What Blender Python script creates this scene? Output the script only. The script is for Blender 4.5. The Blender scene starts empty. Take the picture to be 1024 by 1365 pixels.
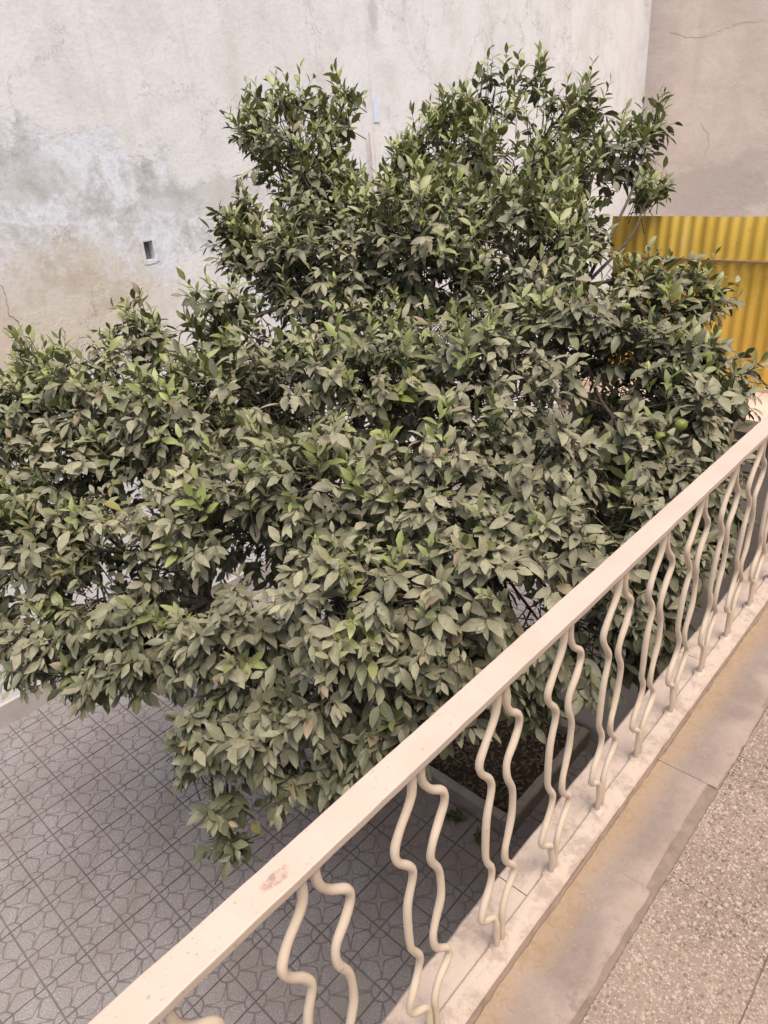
import bpy, bmesh, math, random
import numpy as np
from mathutils import Vector, Matrix, Quaternion, noise
from mathutils.bvhtree import BVHTree

random.seed(11)
rnd = random.random
uni = random.uniform
scene = bpy.context.scene
C = scene.collection

# ------------------------------------------------------------------ camera
GZ = 5.0172                                   # eye height above the courtyard paving
RGT = Vector((0.7358598, 0.67346304, -0.07041232))
UPV = Vector((-0.26500685, 0.38212029, 0.88529964))
FWD = Vector((-0.62312256, 0.63279667, -0.45965928))
EYE = Vector((0, 0, GZ))
cam_d = bpy.data.cameras.new('camera')
cam_d.sensor_fit = 'HORIZONTAL'
cam_d.sensor_width = 36.0
cam_d.lens = 941.5 / 1024 * 36.0
cam_d.clip_start = 0.05
cam_d.clip_end = 400
cam = bpy.data.objects.new('camera', cam_d)
C.objects.link(cam)
m = Matrix((RGT, UPV, -FWD)).transposed().to_4x4()
m.translation = EYE
cam.matrix_world = m
scene.camera = cam

# ------------------------------------------------------------------ sky, sun, exposure
SUN_EL, SUN_AZ = 69.0, -20.0                   # azimuth measured from +X towards +Y
world = bpy.data.worlds.new('World')
scene.world = world
world.use_nodes = True
wn = world.node_tree
bg = wn.nodes['Background']
sky = wn.nodes.new('ShaderNodeTexSky')
sky.sky_type = 'NISHITA'
sky.sun_disc = False
sky.sun_elevation = math.radians(SUN_EL)
sky.sun_rotation = math.radians(90 - SUN_AZ)
sky.dust_density = 4.0
sky.air_density = 1.0
sky.ozone_density = 1.0
wn.links.new(sky.outputs[0], bg.inputs[0])
bg.inputs[1].default_value = 0.06
sun_d = bpy.data.lights.new('sun', 'SUN')
sun_d.energy = 1.5
sun_d.angle = math.radians(42)
sun_d.color = (1.0, 0.91, 0.80)
sun = bpy.data.objects.new('sun', sun_d)
C.objects.link(sun)
se, sa = math.radians(SUN_EL), math.radians(SUN_AZ)
sdir = Vector((math.cos(se) * math.cos(sa), math.cos(se) * math.sin(sa), math.sin(se)))
sun.rotation_euler = sdir.to_track_quat('Z', 'Y').to_euler()
sun.location = (6, 6, 14)
vs = scene.view_settings
vs.view_transform = 'Standard'
vs.look = 'None'
vs.gamma = 1.0
vs.use_curve_mapping = False
vs.exposure = 1.55
scene.cycles.max_bounces = 6
scene.cycles.diffuse_bounces = 4
scene.cycles.glossy_bounces = 2


# ------------------------------------------------------------------ helpers
def px(u, v, depth):
    """point of the place seen at (u, v) of the 1024-wide photograph, depth metres along the view axis"""
    return EYE + (FWD + RGT * ((u - 512) / 941.5) - UPV * ((v - 682.5) / 941.5)) * depth


def to_px(p):
    q = p - EYE
    z = q.dot(FWD)
    if z < 0.05:
        return None
    return (512 + 941.5 * q.dot(RGT) / z, 682.5 - 941.5 * q.dot(UPV) / z, z)


def tag(o, label=None, cat=None, group=None, kind=None):
    if label: o['label'] = label
    if cat: o['category'] = cat
    if group: o['group'] = group
    if kind: o['kind'] = kind
    return o


def empty(name, loc):
    o = bpy.data.objects.new(name, None)
    o.empty_display_size = 0.1
    C.objects.link(o)
    o.location = loc
    return o


def mesh_obj(name, verts, faces, mat, parent=None, smooth=False, loc=None):
    me = bpy.data.meshes.new(name)
    me.from_pydata([tuple(v) for v in verts], [], faces)
    if smooth:
        me.polygons.foreach_set('use_smooth', [True] * len(me.polygons))
    if mat: me.materials.append(mat)
    me.update()
    o = bpy.data.objects.new(name, me)
    C.objects.link(o)
    if parent: o.parent = parent
    if loc is not None: o.location = loc
    return o


def bm_obj(name, bm, mat, parent=None, smooth=False, loc=None):
    me = bpy.data.meshes.new(name)
    bm.to_mesh(me)
    bm.free()
    if smooth:
        me.polygons.foreach_set('use_smooth', [True] * len(me.polygons))
    if mat: me.materials.append(mat)
    o = bpy.data.objects.new(name, me)
    C.objects.link(o)
    if parent: o.parent = parent
    if loc is not None: o.location = loc
    return o


def add_box(bm, x0, x1, y0, y1, z0, z1, bev=0.0, seg=2):
    r = bmesh.ops.create_cube(bm, size=1.0)
    vs_ = r['verts']
    for v in vs_:
        v.co = Vector((x0 + (v.co.x + .5) * (x1 - x0), y0 + (v.co.y + .5) * (y1 - y0), z0 + (v.co.z + .5) * (z1 - z0)))
    if bev > 0:
        es = list({e for v in vs_ for e in v.link_edges})
        bmesh.ops.bevel(bm, geom=es, offset=bev, segments=seg, affect='EDGES', profile=0.6)


def box(name, x0, x1, y0, y1, z0, z1, mat, parent=None, bev=0.0, seg=2):
    bm = bmesh.new()
    add_box(bm, x0, x1, y0, y1, z0, z1, bev, seg)
    return bm_obj(name, bm, mat, parent)


def rough_slab(name, x0, x1, y0, y1, z0, z1, mat, parent=None, step=0.04, amp=0.003, bev=0.006, seed=0.0):
    """a slab whose long edges are worn and uneven"""
    n = max(2, int((y1 - y0) / step))
    V, F = [], []
    prof = [(0, z0), (0, z1 - bev), (bev, z1), (1, z1), (2, z1 - bev), (2, z0)]
    for i in range(n + 1):
        y = y0 + (y1 - y0) * i / n
        for k, (a, z) in enumerate(prof):
            if a == 0: x = x0
            elif a == bev: x = x0 + bev
            elif a == 1: x = x1 - bev
            else: x = x1
            j = noise.noise(Vector((seed + k // 3 * 7.3, y * 14, 1.7))) * amp + noise.noise(Vector((seed + k // 3 * 3.1, y * 47, 4.7))) * amp * .5
            dz = noise.noise(Vector((seed + k, y * 9, 9.1))) * amp * .35 if k in (1, 2, 3, 4) else 0
            V.append((x + j, y, z + dz))
    m_ = len(prof)
    for i in range(n):
        for k in range(m_ - 1):
            a = i * m_ + k
            F.append((a, a + 1, a + m_ + 1, a + m_))
    F.append(tuple(range(m_)))
    F.append(tuple(n * m_ + k for k in reversed(range(m_))))
    return mesh_obj(name, V, F, mat, parent)


def tube_geo(pts, radii, sides=6, V=None, F=None):
    V = [] if V is None else V
    F = [] if F is None else F
    pts = [Vector(p) for p in pts]
    base = len(V)
    t0 = (pts[1] - pts[0]).normalized()
    ref = Vector((1, 0, 0)) if abs(t0.x) < .8 else Vector((0, 1, 0))
    nrm = (ref - t0 * ref.dot(t0)).normalized()
    for i, p in enumerate(pts):
        t = (pts[min(i + 1, len(pts) - 1)] - pts[max(i - 1, 0)]).normalized()
        nrm = (nrm - t * nrm.dot(t)).normalized()
        b = t.cross(nrm)
        for k in range(sides):
            a = 2 * math.pi * k / sides
            V.append(p + (nrm * math.cos(a) + b * math.sin(a)) * radii[i])
    for i in range(len(pts) - 1):
        for k in range(sides):
            a = base + i * sides + k
            b2 = base + i * sides + (k + 1) % sides
            F.append((a, b2, b2 + sides, a + sides))
    F.append(tuple(base + k for k in reversed(range(sides))))
    F.append(tuple(base + (len(pts) - 1) * sides + k for k in range(sides)))
    return V, F


def catmull(pts, n=5):
    P = [Vector(p) for p in pts]
    P = [P[0] * 2 - P[1]] + P + [P[-1] * 2 - P[-2]]
    out = []
    for i in range(1, len(P) - 2):
        for k in range(n):
            t = k / n
            a, b, c, d = P[i - 1], P[i], P[i + 1], P[i + 2]
            out.append(0.5 * ((2 * b) + (c - a) * t + (2 * a - 5 * b + 4 * c - d) * t * t + (3 * b - a - 3 * c + d) * t ** 3))
    out.append(P[-2])
    return out


# ------------------------------------------------------------------ material helpers
class Mat:
    def __init__(self, name, rough=0.8, spec=0.3):
        self.m = bpy.data.materials.new(name)
        self.m.use_nodes = True
        self.t = self.m.node_tree
        self.b = self.t.nodes['Principled BSDF']
        self.b.inputs['Roughness'].default_value = rough
        self.b.inputs['Specular IOR Level'].default_value = spec

    def n(self, typ, **kw):
        x = self.t.nodes.new('ShaderNode' + typ)
        for k, v in kw.items(): setattr(x, k, v)
        return x

    def l(self, a, b): self.t.links.new(a, b)

    def pos(self): return self.n('NewGeometry').outputs['Position']

    def obj(self): return self.n('TexCoord').outputs['Object']

    def mapping(self, vec, loc=(0, 0, 0), scale=(1, 1, 1)):
        q = self.n('Mapping')
        q.inputs['Location'].default_value = loc
        q.inputs['Scale'].default_value = scale
        self.l(vec, q.inputs[0])
        return q.outputs[0]

    def noise(self, vec, scale, detail=4, rough=.6, dist=0.0, col=False):
        q = self.n('TexNoise')
        q.inputs['Scale'].default_value = scale
        q.inputs['Detail'].default_value = detail
        q.inputs['Roughness'].default_value = rough
        q.inputs['Distortion'].default_value = dist
        self.l(vec, q.inputs['Vector'])
        return q.outputs['Color' if col else 'Fac']

    def ramp(self, fac, stops, interp='LINEAR'):
        q = self.n('ValToRGB')
        cr = q.color_ramp
        cr.interpolation = interp
        while len(cr.elements) < len(stops): cr.elements.new(.5)
        for e, (p, c) in zip(cr.elements, stops):
            e.position = p
            e.color = (c[0], c[1], c[2], 1) if hasattr(c, '__len__') else (c, c, c, 1)
        self.l(fac, q.inputs[0])
        return q.outputs[0]

    def mr(self, v, a, b, c=0.0, d=1.0):
        q = self.n('MapRange')
        for i, x in enumerate((a, b, c, d)): q.inputs[i + 1].default_value = x
        self.l(v, q.inputs[0])
        return q.outputs[0]

    def math(self, op, a, b=None):
        q = self.n('Math', operation=op)
        for i, x in enumerate((a, b)):
            if x is None: continue
            if isinstance(x, (int, float)): q.inputs[i].default_value = x
            else: self.l(x, q.inputs[i])
        return q.outputs[0]

    def mix(self, fac, a, b, mode='MIX'):
        q = self.n('Mix', data_type='RGBA', blend_type=mode)
        for s, x in ((q.inputs[0], fac), (q.inputs[6], a), (q.inputs[7], b)):
            if isinstance(x, (int, float)): s.default_value = x
            elif isinstance(x, tuple): s.default_value = (x[0], x[1], x[2], 1)
            else: self.l(x, s)
        return q.outputs[2]

    def sep(self, vec):
        q = self.n('SeparateXYZ')
        self.l(vec, q.inputs[0])
        return q.outputs

    def bump(self, h, strength=.3, dist=.01, prev=None):
        q = self.n('Bump')
        q.inputs['Strength'].default_value = strength
        q.inputs['Distance'].default_value = dist
        self.l(h, q.inputs['Height'])
        if prev: self.l(prev, q.inputs['Normal'])
        return q.outputs[0]

    def spot(self, vec, c, s, n1=None, amt=.5, soft=.5):
        """soft blob mask round point c with half-sizes s (inf in ignored axes); edge broken by noise"""
        q = self.n('VectorMath', operation='SUBTRACT')
        self.l(vec, q.inputs[0])
        q.inputs[1].default_value = c
        w = self.n('VectorMath', operation='MULTIPLY')
        self.l(q.outputs[0], w.inputs[0])
        w.inputs[1].default_value = tuple(0 if k is None else 1 / k for k in s)
        ln = self.n('VectorMath', operation='LENGTH')
        self.l(w.outputs[0], ln.inputs[0])
        d = ln.outputs['Value']
        if n1 is not None:
            d = self.math('ADD', d, self.math('MULTIPLY', self.math('SUBTRACT', n1, .5), amt * 2))
        return self.mr(d, 1 + soft * .5, 1 - soft * .5)

    def out(self, col, normal=None, rough=None):
        if isinstance(col, tuple): self.b.inputs['Base Color'].default_value = (*col, 1)
        else: self.l(col, self.b.inputs['Base Color'])
        if normal: self.l(normal, self.b.inputs['Normal'])
        if rough is not None: self.l(rough, self.b.inputs['Roughness'])
        return self.m


def mat_left_wall():
    k = Mat('old_plaster', .9, .2)
    p = k.pos()
    big = k.noise(p, .55, 5, .6)
    mid = k.noise(p, 2.2, 6, .65, .1)
    fine = k.noise(p, 26, 6, .75)
    streak = k.noise(k.mapping(p, scale=(3, 5.0, .35)), 1.0, 5, .65)
    col = k.ramp(mid, [(.30, (.64, .615, .59)), (.52, (.74, .72, .70)), (.75, (.79, .775, .765))])
    col = k.mix(k.mr(streak, .52, .75, 0, .35), col, (.58, .50, .43))
    col = k.mix(k.mr(big, .5, .7, 0, .25), col, (.62, .58, .56))
    fl = k.noise(p, 3.2, 8, .72, .15)
    # bare whitish-blue plaster where the paint has come away
    m1 = k.spot(p, (0, 3.0, 4.55), (None, 1.5, .80), fl, 1.1, .12)
    bl = k.ramp(k.noise(p, 2.6, 8, .75, .2), [(.34, (.40, .39, .385)), (.45, (.58, .575, .58)), (.54, (.75, .775, .82)), (.66, (.56, .56, .57))])
    col = k.mix(k.math('MULTIPLY', m1, .92), col, bl)
    # grey weathered tongue
    m2 = k.spot(p, (0, 4.75, 4.66), (None, .75, .17), k.noise(p, 5, 8, .75), 1.6, .3)
    col = k.mix(k.math('MULTIPLY', m2, .5), col, (.50, .475, .45))
    m2b = k.spot(p, (0, 2.7, 5.0), (None, .5, .22), fl, .9, .3)
    col = k.mix(k.math('MULTIPLY', m2b, .55), col, (.50, .48, .46))
    # ochre damp
    m3 = k.spot(p, (0, 2.9, 3.85), (None, 1.0, .55), k.noise(k.mapping(p, scale=(1, 3.2, 1.2)), 1.6, 5, .7, .5), .9, .6)
    col = k.mix(k.math('MULTIPLY', m3, .55), col, (.57, .46, .31))
    m4 = k.spot(p, (0, 2.2, 3.7), (None, .22, 1.1), fl, .6, .5)
    col = k.mix(k.math('MULTIPLY', m4, .5), col, (.60, .47, .38))
    # pale cool lower wall
    z = k.sep(p)[2]
    low = k.mr(k.math('ADD', z, k.math('MULTIPLY', fl, .8)), 3.6, 2.7)
    col = k.mix(k.math('MULTIPLY', low, .55), col, (.70, .70, .74))
    # dark streaks beside the seam
    m5 = k.spot(p, (0, 7.40, 6.38), (None, .09, .16), fl, .9, .3)
    col = k.mix(k.math('MULTIPLY', m5, .45), col, (.40, .37, .40))
    col = k.mix(k.mr(fine, .52, .72, 0, .45), col, (.47, .43, .39))
    vor = k.n('TexVoronoi', feature='DISTANCE_TO_EDGE')
    vor.inputs['Scale'].default_value = 1.1
    wv = k.n('VectorMath', operation='ADD')
    k.l(p, wv.inputs[0])
    k.l(k.noise(p, 3.0, 6, .7, 0, True), wv.inputs[1])
    k.l(wv.outputs[0], vor.inputs['Vector'])
    cr = k.math('MULTIPLY', k.mr(vor.outputs['Distance'], .006, .001), k.mr(k.noise(p, .9, 2), .52, .6))
    col = k.mix(k.math('MULTIPLY', cr, .28), col, (.42, .37, .33))
    h = k.math('ADD', k.math('MULTIPLY', mid, .6), k.math('MULTIPLY', fine, .25))
    h = k.math('ADD', h, k.math('MULTIPLY', m1, -.10))
    h = k.math('SUBTRACT', h, cr)
    return k.out(col, k.bump(h, .6, .022))


def mat_end_wall():
    k = Mat('brown_render', .92, .2)
    p = k.pos()
    mid = k.noise(p, 1.5, 6, .65, .4)
    fine = k.noise(p, 9, 6, .7)
    streak = k.noise(k.mapping(p, scale=(2.6, 1, .4)), 1.0, 5, .65)
    col = k.ramp(mid, [(.3, (.62, .51, .435)), (.55, (.72, .60, .52)), (.75, (.77, .67, .59))])
    col = k.mix(k.mr(streak, .5, .72, 0, .5), col, (.58, .485, .43))
    m1 = k.spot(p, (-5.35, 0, 3.75), (1.0, None, .55), k.noise(p, 2.5, 7, .7, .6), .8, .25)
    col = k.mix(k.math('MULTIPLY', m1, .7), col, (.52, .44, .395))
    m2 = k.spot(p, (-4.7, 0, 4.15), (.35, None, .35), k.noise(p, 3.5, 7, .7, .6), .9, .3)
    col = k.mix(k.math('MULTIPLY', m2, .6), col, (.55, .47, .42))
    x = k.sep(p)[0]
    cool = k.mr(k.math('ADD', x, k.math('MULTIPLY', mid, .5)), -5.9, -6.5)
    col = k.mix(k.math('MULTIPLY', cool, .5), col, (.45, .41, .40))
    col = k.mix(k.mr(fine, .6, .8, 0, .4), col, (.34, .28, .24))
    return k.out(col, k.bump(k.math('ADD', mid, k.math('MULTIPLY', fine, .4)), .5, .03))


def mat_tile(dark=0.0):
    k = Mat('mosaic_cement' + ('_joint' if dark else ''), .85, .25)
    p = k.pos()
    info = k.n('ObjectInfo').outputs['Random']
    sp = k.noise(p, 95, 5, .85)
    mid = k.noise(p, 2.0, 5, .65)
    if dark:
        return k.out(k.mix(k.mr(mid, .35, .65), (.125, .11, .106), (.175, .155, .15)), k.bump(sp, .3, .004))
    col = k.ramp(mid, [(.3, (.19, .169, .17)), (.5, (.248, .226, .233)), (.72, (.29, .275, .292))])
    col = k.mix(k.mr(info, 0, 1, 0, .5), col, (.215, .195, .195))
    col = k.mix(k.mr(sp, .47, .58, 0, .7), col, (.14, .123, .12))
    col = k.mix(k.mr(k.noise(p, 120, 4, .75), .53, .62, 0, .6), col, (.48, .455, .44))
    dirt = k.noise(p, 1.1, 5, .6, .6)
    col = k.mix(k.mr(dirt, .50, .64, 0, .5), col, (.20, .172, .15))
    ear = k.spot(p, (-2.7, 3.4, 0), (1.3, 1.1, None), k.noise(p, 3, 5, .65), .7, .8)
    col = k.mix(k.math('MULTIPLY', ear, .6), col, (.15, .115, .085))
    return k.out(col, k.bump(sp, .6, .006))


def mat_terrazzo():
    k = Mat('terrazzo', .55, .35)
    p = k.pos()
    mid = k.noise(p, 3, 4, .6)
    base = k.ramp(mid, [(.3, (.20, .144, .115)), (.7, (.27, .20, .162))])
    fz = k.noise(p, 90, 4, .7)
    base = k.mix(k.mr(fz, .4, .7, 0, .5), base, (.24, .175, .14))
    def chips(scale, thr, colr, seed, base, fmax):
        v = k.n('TexVoronoi', feature='F1')
        v.inputs['Scale'].default_value = scale
        v.inputs['Randomness'].default_value = 1
        wv = k.n('VectorMath', operation='ADD')
        nz = k.noise(p, scale * .9, 3, .6, 0, True)
        sc_ = k.n('VectorMath', operation='SCALE')
        sc_.inputs['Scale'].default_value = .7 / scale
        k.l(nz, sc_.inputs[0])
        k.l(k.mapping(p, loc=(seed, seed * .7, seed * .3), scale=(1, 1, .05)), wv.inputs[0])
        k.l(sc_.outputs[0], wv.inputs[1])
        k.l(wv.outputs[0], v.inputs['Vector'])
        s = k.sep(v.outputs['Color'])
        on = k.math('LESS_THAN', s[0], thr)
        rr = k.math('ADD', k.math('MULTIPLY', s[1], .32), .20)
        inside = k.math('LESS_THAN', v.outputs['Distance'], rr)
        mk = k.math('MULTIPLY', k.math('MULTIPLY', on, inside), fmax)
        tint = k.mix(s[2], colr, tuple(c * .65 for c in colr))
        return k.mix(mk, base, tint)
    c = chips(260, .5, (.15, .105, .082), 2.1, base, .7)
    c = chips(230, .4, (.60, .50, .43), 4.4, c, .6)
    c = chips(150, .5, (.15, .102, .08), 3.1, c, .75)
    c = chips(120, .40, (.50, .41, .345), 7.7, c, .55)
    c = chips(100, .30, (.13, .09, .07), 1.3, c, .75)
    c = chips(95, .24, (.50, .41, .35), 5.2, c, .6)
    c = chips(70, .14, (.42, .32, .20), 9.4, c, .5)
    d = k.noise(p, 1.6, 5, .65)
    c = k.mix(k.mr(d, .5, .75, 0, .4), c, (.36, .27, .22))
    return k.out(c, k.bump(fz, .25, .002))


def mat_strip():
    k = Mat('stained_cement_strip', .8, .25)
    p = k.pos()
    x = k.sep(p)[0]
    n1 = k.noise(p, 5, 6, .65, .4)
    n2 = k.noise(p, 38, 5, .75, .5)
    n3 = k.noise(p, 160, 3, .7)
    base = k.ramp(n1, [(.3, (.20, .15, .125)), (.5, (.275, .21, .176)), (.7, (.335, .26, .217))])
    xx = k.math('ADD', x, k.math('MULTIPLY', k.math('SUBTRACT', n1, .5), .10))
    xx = k.math('ADD', xx, k.math('MULTIPLY', k.math('SUBTRACT', n2, .5), .03))
    grey = k.math('MULTIPLY', k.mr(xx, -.505, -.45), k.mr(xx, -.37, -.43))
    base = k.mix(k.math('MULTIPLY', grey, .45), base, k.mix(k.mr(n2, .38, .62), (.14, .115, .102), (.225, .187, .166)))
    och = k.mr(xx, -.435, -.505)
    base = k.mix(k.math('MULTIPLY', och, .72), base, k.mix(k.mr(n2, .4, .6), (.265, .175, .095), (.35, .245, .145)))
    pale = k.mr(xx, -.395, -.365, 0, .4)
    base = k.mix(pale, base, (.34, .265, .22))
    base = k.mix(k.mr(n2, .54, .66, 0, .6), base, (.19, .15, .125))
    base = k.mix(k.mr(n3, .6, .75, 0, .35), base, (.45, .38, .33))
    spots = k.noise(p, 11, 3, .6)
    base = k.mix(k.mr(spots, .68, .73, 0, .6), base, (.17, .14, .125))
    return k.out(base, k.bump(k.math('ADD', n2, k.math('MULTIPLY', n3, .4)), .35, .004))


def mat_cream(name, col, worn, gloss=.42, chipscale=60, chip=.70, bumpy=.15):
    k = Mat(name, gloss, .4)
    p = k.pos()
    n1 = k.noise(p, 7, 5, .6)
    n2 = k.noise(p, chipscale, 4, .65, .3)
    n3 = k.noise(p, chipscale * 4, 3, .7)
    c = k.mix(k.mr(n1, .35, .7), col, tuple(a * .9 for a in col))
    c = k.mix(k.mr(n3, .58, .8, 0, .25), c, worn)
    c = k.mix(k.mr(n2, chip, chip + .04, 0, .8), c, worn)
    return k, p, c, k.bump(k.math('ADD', n2, k.math('MULTIPLY', n3, .3)), bumpy, .003)


def mat_rail():
    k, p, c, b = mat_cream('cream_rail_paint', (.52, .415, .345), (.36, .27, .22), .42, 55, .715, .12)
    fl = k.noise(p, 60, 5, .7, .5)
    m_ = k.spot(p, (-.573, .318, 4.148), (.010, .024, None), fl, .9, .35)
    c = k.mix(k.math('MULTIPLY', m_, .75), c, k.mix(k.mr(k.noise(p, 90, 4), .42, .56), (.25, .165, .125), (.45, .32, .25)))
    c = k.mix(k.mr(k.noise(p, 120, 3, .6), .655, .69, 0, .65), c, (.30, .22, .18))
    dr = k.noise(k.mapping(p, scale=(1, .35, 1)), 26, 5, .7)
    c = k.mix(k.mr(dr, .56, .72, 0, .38), c, (.52, .40, .33))
    return k.out(c, b)


def mat_rod():
    k, p, c, b = mat_cream('cream_rod_paint', (.64, .53, .41), (.36, .26, .18), .42, 55, .685, .3)
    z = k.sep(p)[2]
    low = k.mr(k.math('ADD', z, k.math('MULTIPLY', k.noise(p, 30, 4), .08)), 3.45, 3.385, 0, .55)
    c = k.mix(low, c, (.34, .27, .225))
    return k.out(c, b)


def mat_curb():
    k, p, c, b = mat_cream('cream_curb_paint', (.48, .38, .31), (.40, .31, .265), .6, 34, .66, .3)
    s = k.noise(p, 13, 6, .75, .2)
    c = k.mix(k.mr(s, .49, .62, 0, .7), c, (.27, .205, .17))
    c = k.mix(k.mr(k.noise(p, 300, 2), .6, .75, 0, .3), c, (.33, .26, .22))
    return k.out(c, b)


def mat_yellow():
    k = Mat('yellow_sheet_paint', .5, .35)
    p = k.pos()
    n1 = k.noise(k.mapping(p, scale=(6, 6, .8)), 1.5, 5, .65)
    n2 = k.noise(p, 22, 5, .7)
    c = k.ramp(n1, [(.3, (.70, .44, .07)), (.55, (.82, .55, .10)), (.75, (.85, .61, .18))])
    c = k.mix(k.mr(n2, .58, .75, 0, .5), c, (.36, .21, .06))
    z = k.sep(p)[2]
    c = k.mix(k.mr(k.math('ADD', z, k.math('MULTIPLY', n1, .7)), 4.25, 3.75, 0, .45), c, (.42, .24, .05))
    return k.out(c, k.bump(n2, .1, .003))


def mat_plain(name, lo, hi, scale=4, rough=.85, bumpy=.3, dist=.006, spec=.25):
    k = Mat(name, rough, spec)
    p = k.pos()
    a = k.noise(p, scale, 6, .65, .3)
    b = k.noise(p, scale * 9, 4, .7)
    c = k.mix(k.mr(a, .3, .7), lo, hi)
    c = k.mix(k.mr(b, .55, .75, 0, .35), c, tuple(x * .6 for x in lo))
    return k.out(c, k.bump(k.math('ADD', a, k.math('MULTIPLY', b, .5)), bumpy, dist))


def mat_leaf():
    k = Mat('citrus_leaf', .5, .5)
    at = k.n('Attribute', attribute_name='tint')
    uvn = k.n('UVMap', uv_map='leafuv')
    u = k.sep(uvn.outputs[0])[0]
    v = k.sep(uvn.outputs[0])[1]
    du = k.math('ABSOLUTE', k.math('SUBTRACT', u, .5))
    p = k.pos()
    blot = k.noise(p, 55, 5, .7)
    dustn = k.noise(p, 140, 4, .75)
    green = at.outputs['Color']
    dust = k.mix(k.mr(blot, .35, .65), (.335, .308, .198), (.225, .208, .134))
    amt = k.math('MULTIPLY', at.outputs['Alpha'], k.mr(dustn, .25, .6, .65, 1.0))
    c = k.mix(amt, green, dust)
    # paler midrib, faint side veins
    c = k.mix(k.mr(du, .05, .015, 0, .35), c, k.mix(.5, green, (.42, .42, .26)))
    w = k.n('TexWave', wave_type='BANDS', bands_direction='X')
    w.inputs['Scale'].default_value = 1.0
    w.inputs['Distortion'].default_value = 0
    cv = k.n('CombineXYZ')
    k.l(k.math('MULTIPLY', k.math('ADD', v, k.math('MULTIPLY', du, -.55)), 4.2), cv.inputs[0])
    k.l(cv.outputs[0], w.inputs['Vector'])
    c = k.mix(k.mr(w.outputs['Fac'], .8, 1.0, 0, .10), c, (.40, .40, .26))
    # dull paler underside
    back = k.n('NewGeometry').outputs['Backfacing']
    under = k.mix(.5, green, (.12, .135, .08))
    c = k.mix(back, c, under)
    k.l(c, k.b.inputs['Base Color'])
    r = k.math('ADD', k.math('MULTIPLY', at.outputs['Alpha'], .35), .34)
    k.l(r, k.b.inputs['Roughness'])
    k.l(k.bump(k.math('ADD', w.outputs['Fac'], blot), .12, .003), k.b.inputs['Normal'])
    tr = k.n('BsdfTranslucent')
    k.l(k.mix(.5, green, (.26, .26, .06)), tr.inputs[0])
    mx = k.n('MixShader')
    k.l(k.math('MULTIPLY', k.math('SUBTRACT', 1.0, at.outputs['Alpha']), .22), mx.inputs[0])
    k.l(k.b.outputs[0], mx.inputs[1])
    k.l(tr.outputs[0], mx.inputs[2])
    k.l(mx.outputs[0], k.t.nodes['Material Output'].inputs[0])
    return k.m


M = dict(
    wall=mat_left_wall(), end=mat_end_wall(), tile=mat_tile(), joint=mat_tile(1), terr=mat_terrazzo(), strip=mat_strip(),
    rail=mat_rail(), rod=mat_rod(), curb=mat_curb(), yellow=mat_yellow(), leaf=mat_leaf(),
    skirt=mat_plain('cement_skirting', (.40, .36, .335), (.50, .46, .44), 3),
    block=mat_plain('grey_cement', (.38, .325, .29), (.46, .40, .36), 2.5),
    coping=mat_plain('coping_stone', (.55, .42, .35), (.64, .50, .42), 6),
    soil=mat_plain('dark_soil', (.022, .016, .012), (.05, .035, .026), 14, 1.0, .9, .03),
    rim=mat_plain('planter_cement', (.16, .135, .115), (.25, .215, .185), 7),
    bark=mat_plain('dark_bark', (.055, .043, .034), (.115, .093, .073), 20, .95, .8, .01),
    twig=mat_plain('green_twig', (.075, .085, .04), (.13, .115, .07), 20, .9, .2, .003),
    tgroove=mat_plain('tile_groove', (.122, .108, .109), (.17, .153, .155), 5, .9),
    groove=mat_plain('dark_joint', (.10, .07, .05), (.16, .115, .085), 30, .95),
    grout=mat_plain('floor_grout', (.17, .125, .10), (.25, .187, .154), 30, .95),
    steel=mat_plain('grey_pipe', (.22, .18, .165), (.33, .28, .26), 12, .6),
    hole=mat_plain('hole_dark', (.16, .165, .185), (.21, .215, .24), 9),
    flake=mat_plain('pale_blue_plaster', (.62, .68, .78), (.68, .74, .82), 7),
    white=mat_plain('white_plaster_trim', (.60, .60, .64), (.68, .68, .71), 9),
    litter=mat_plain('dry_litter', (.045, .033, .022), (.12, .09, .055), 25, .9),
    weed=mat_plain('weed_green', (.05, .06, .02), (.11, .115, .045), 30, .8),
    fruit=mat_plain('green_fruit_skin', (.13, .15, .03), (.19, .205, .045), 30, .45, .3, .002, .4),
    bar=mat_plain('rusty_bar', (.24, .155, .09), (.36, .25, .15), 14, .8),
)

# ------------------------------------------------------------------ ground of the courtyard
XW, YE = -6.817, 14.83                        # inner faces of the long wall and of the end wall
TS = 0.30
ground = mesh_obj('courtyard_ground', [(-60, -40, 0), (40, -40, 0), (40, 60, 0), (-60, 60, 0)], [(0, 1, 2, 3)], M['joint'])
tag(ground, kind='structure')


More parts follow.
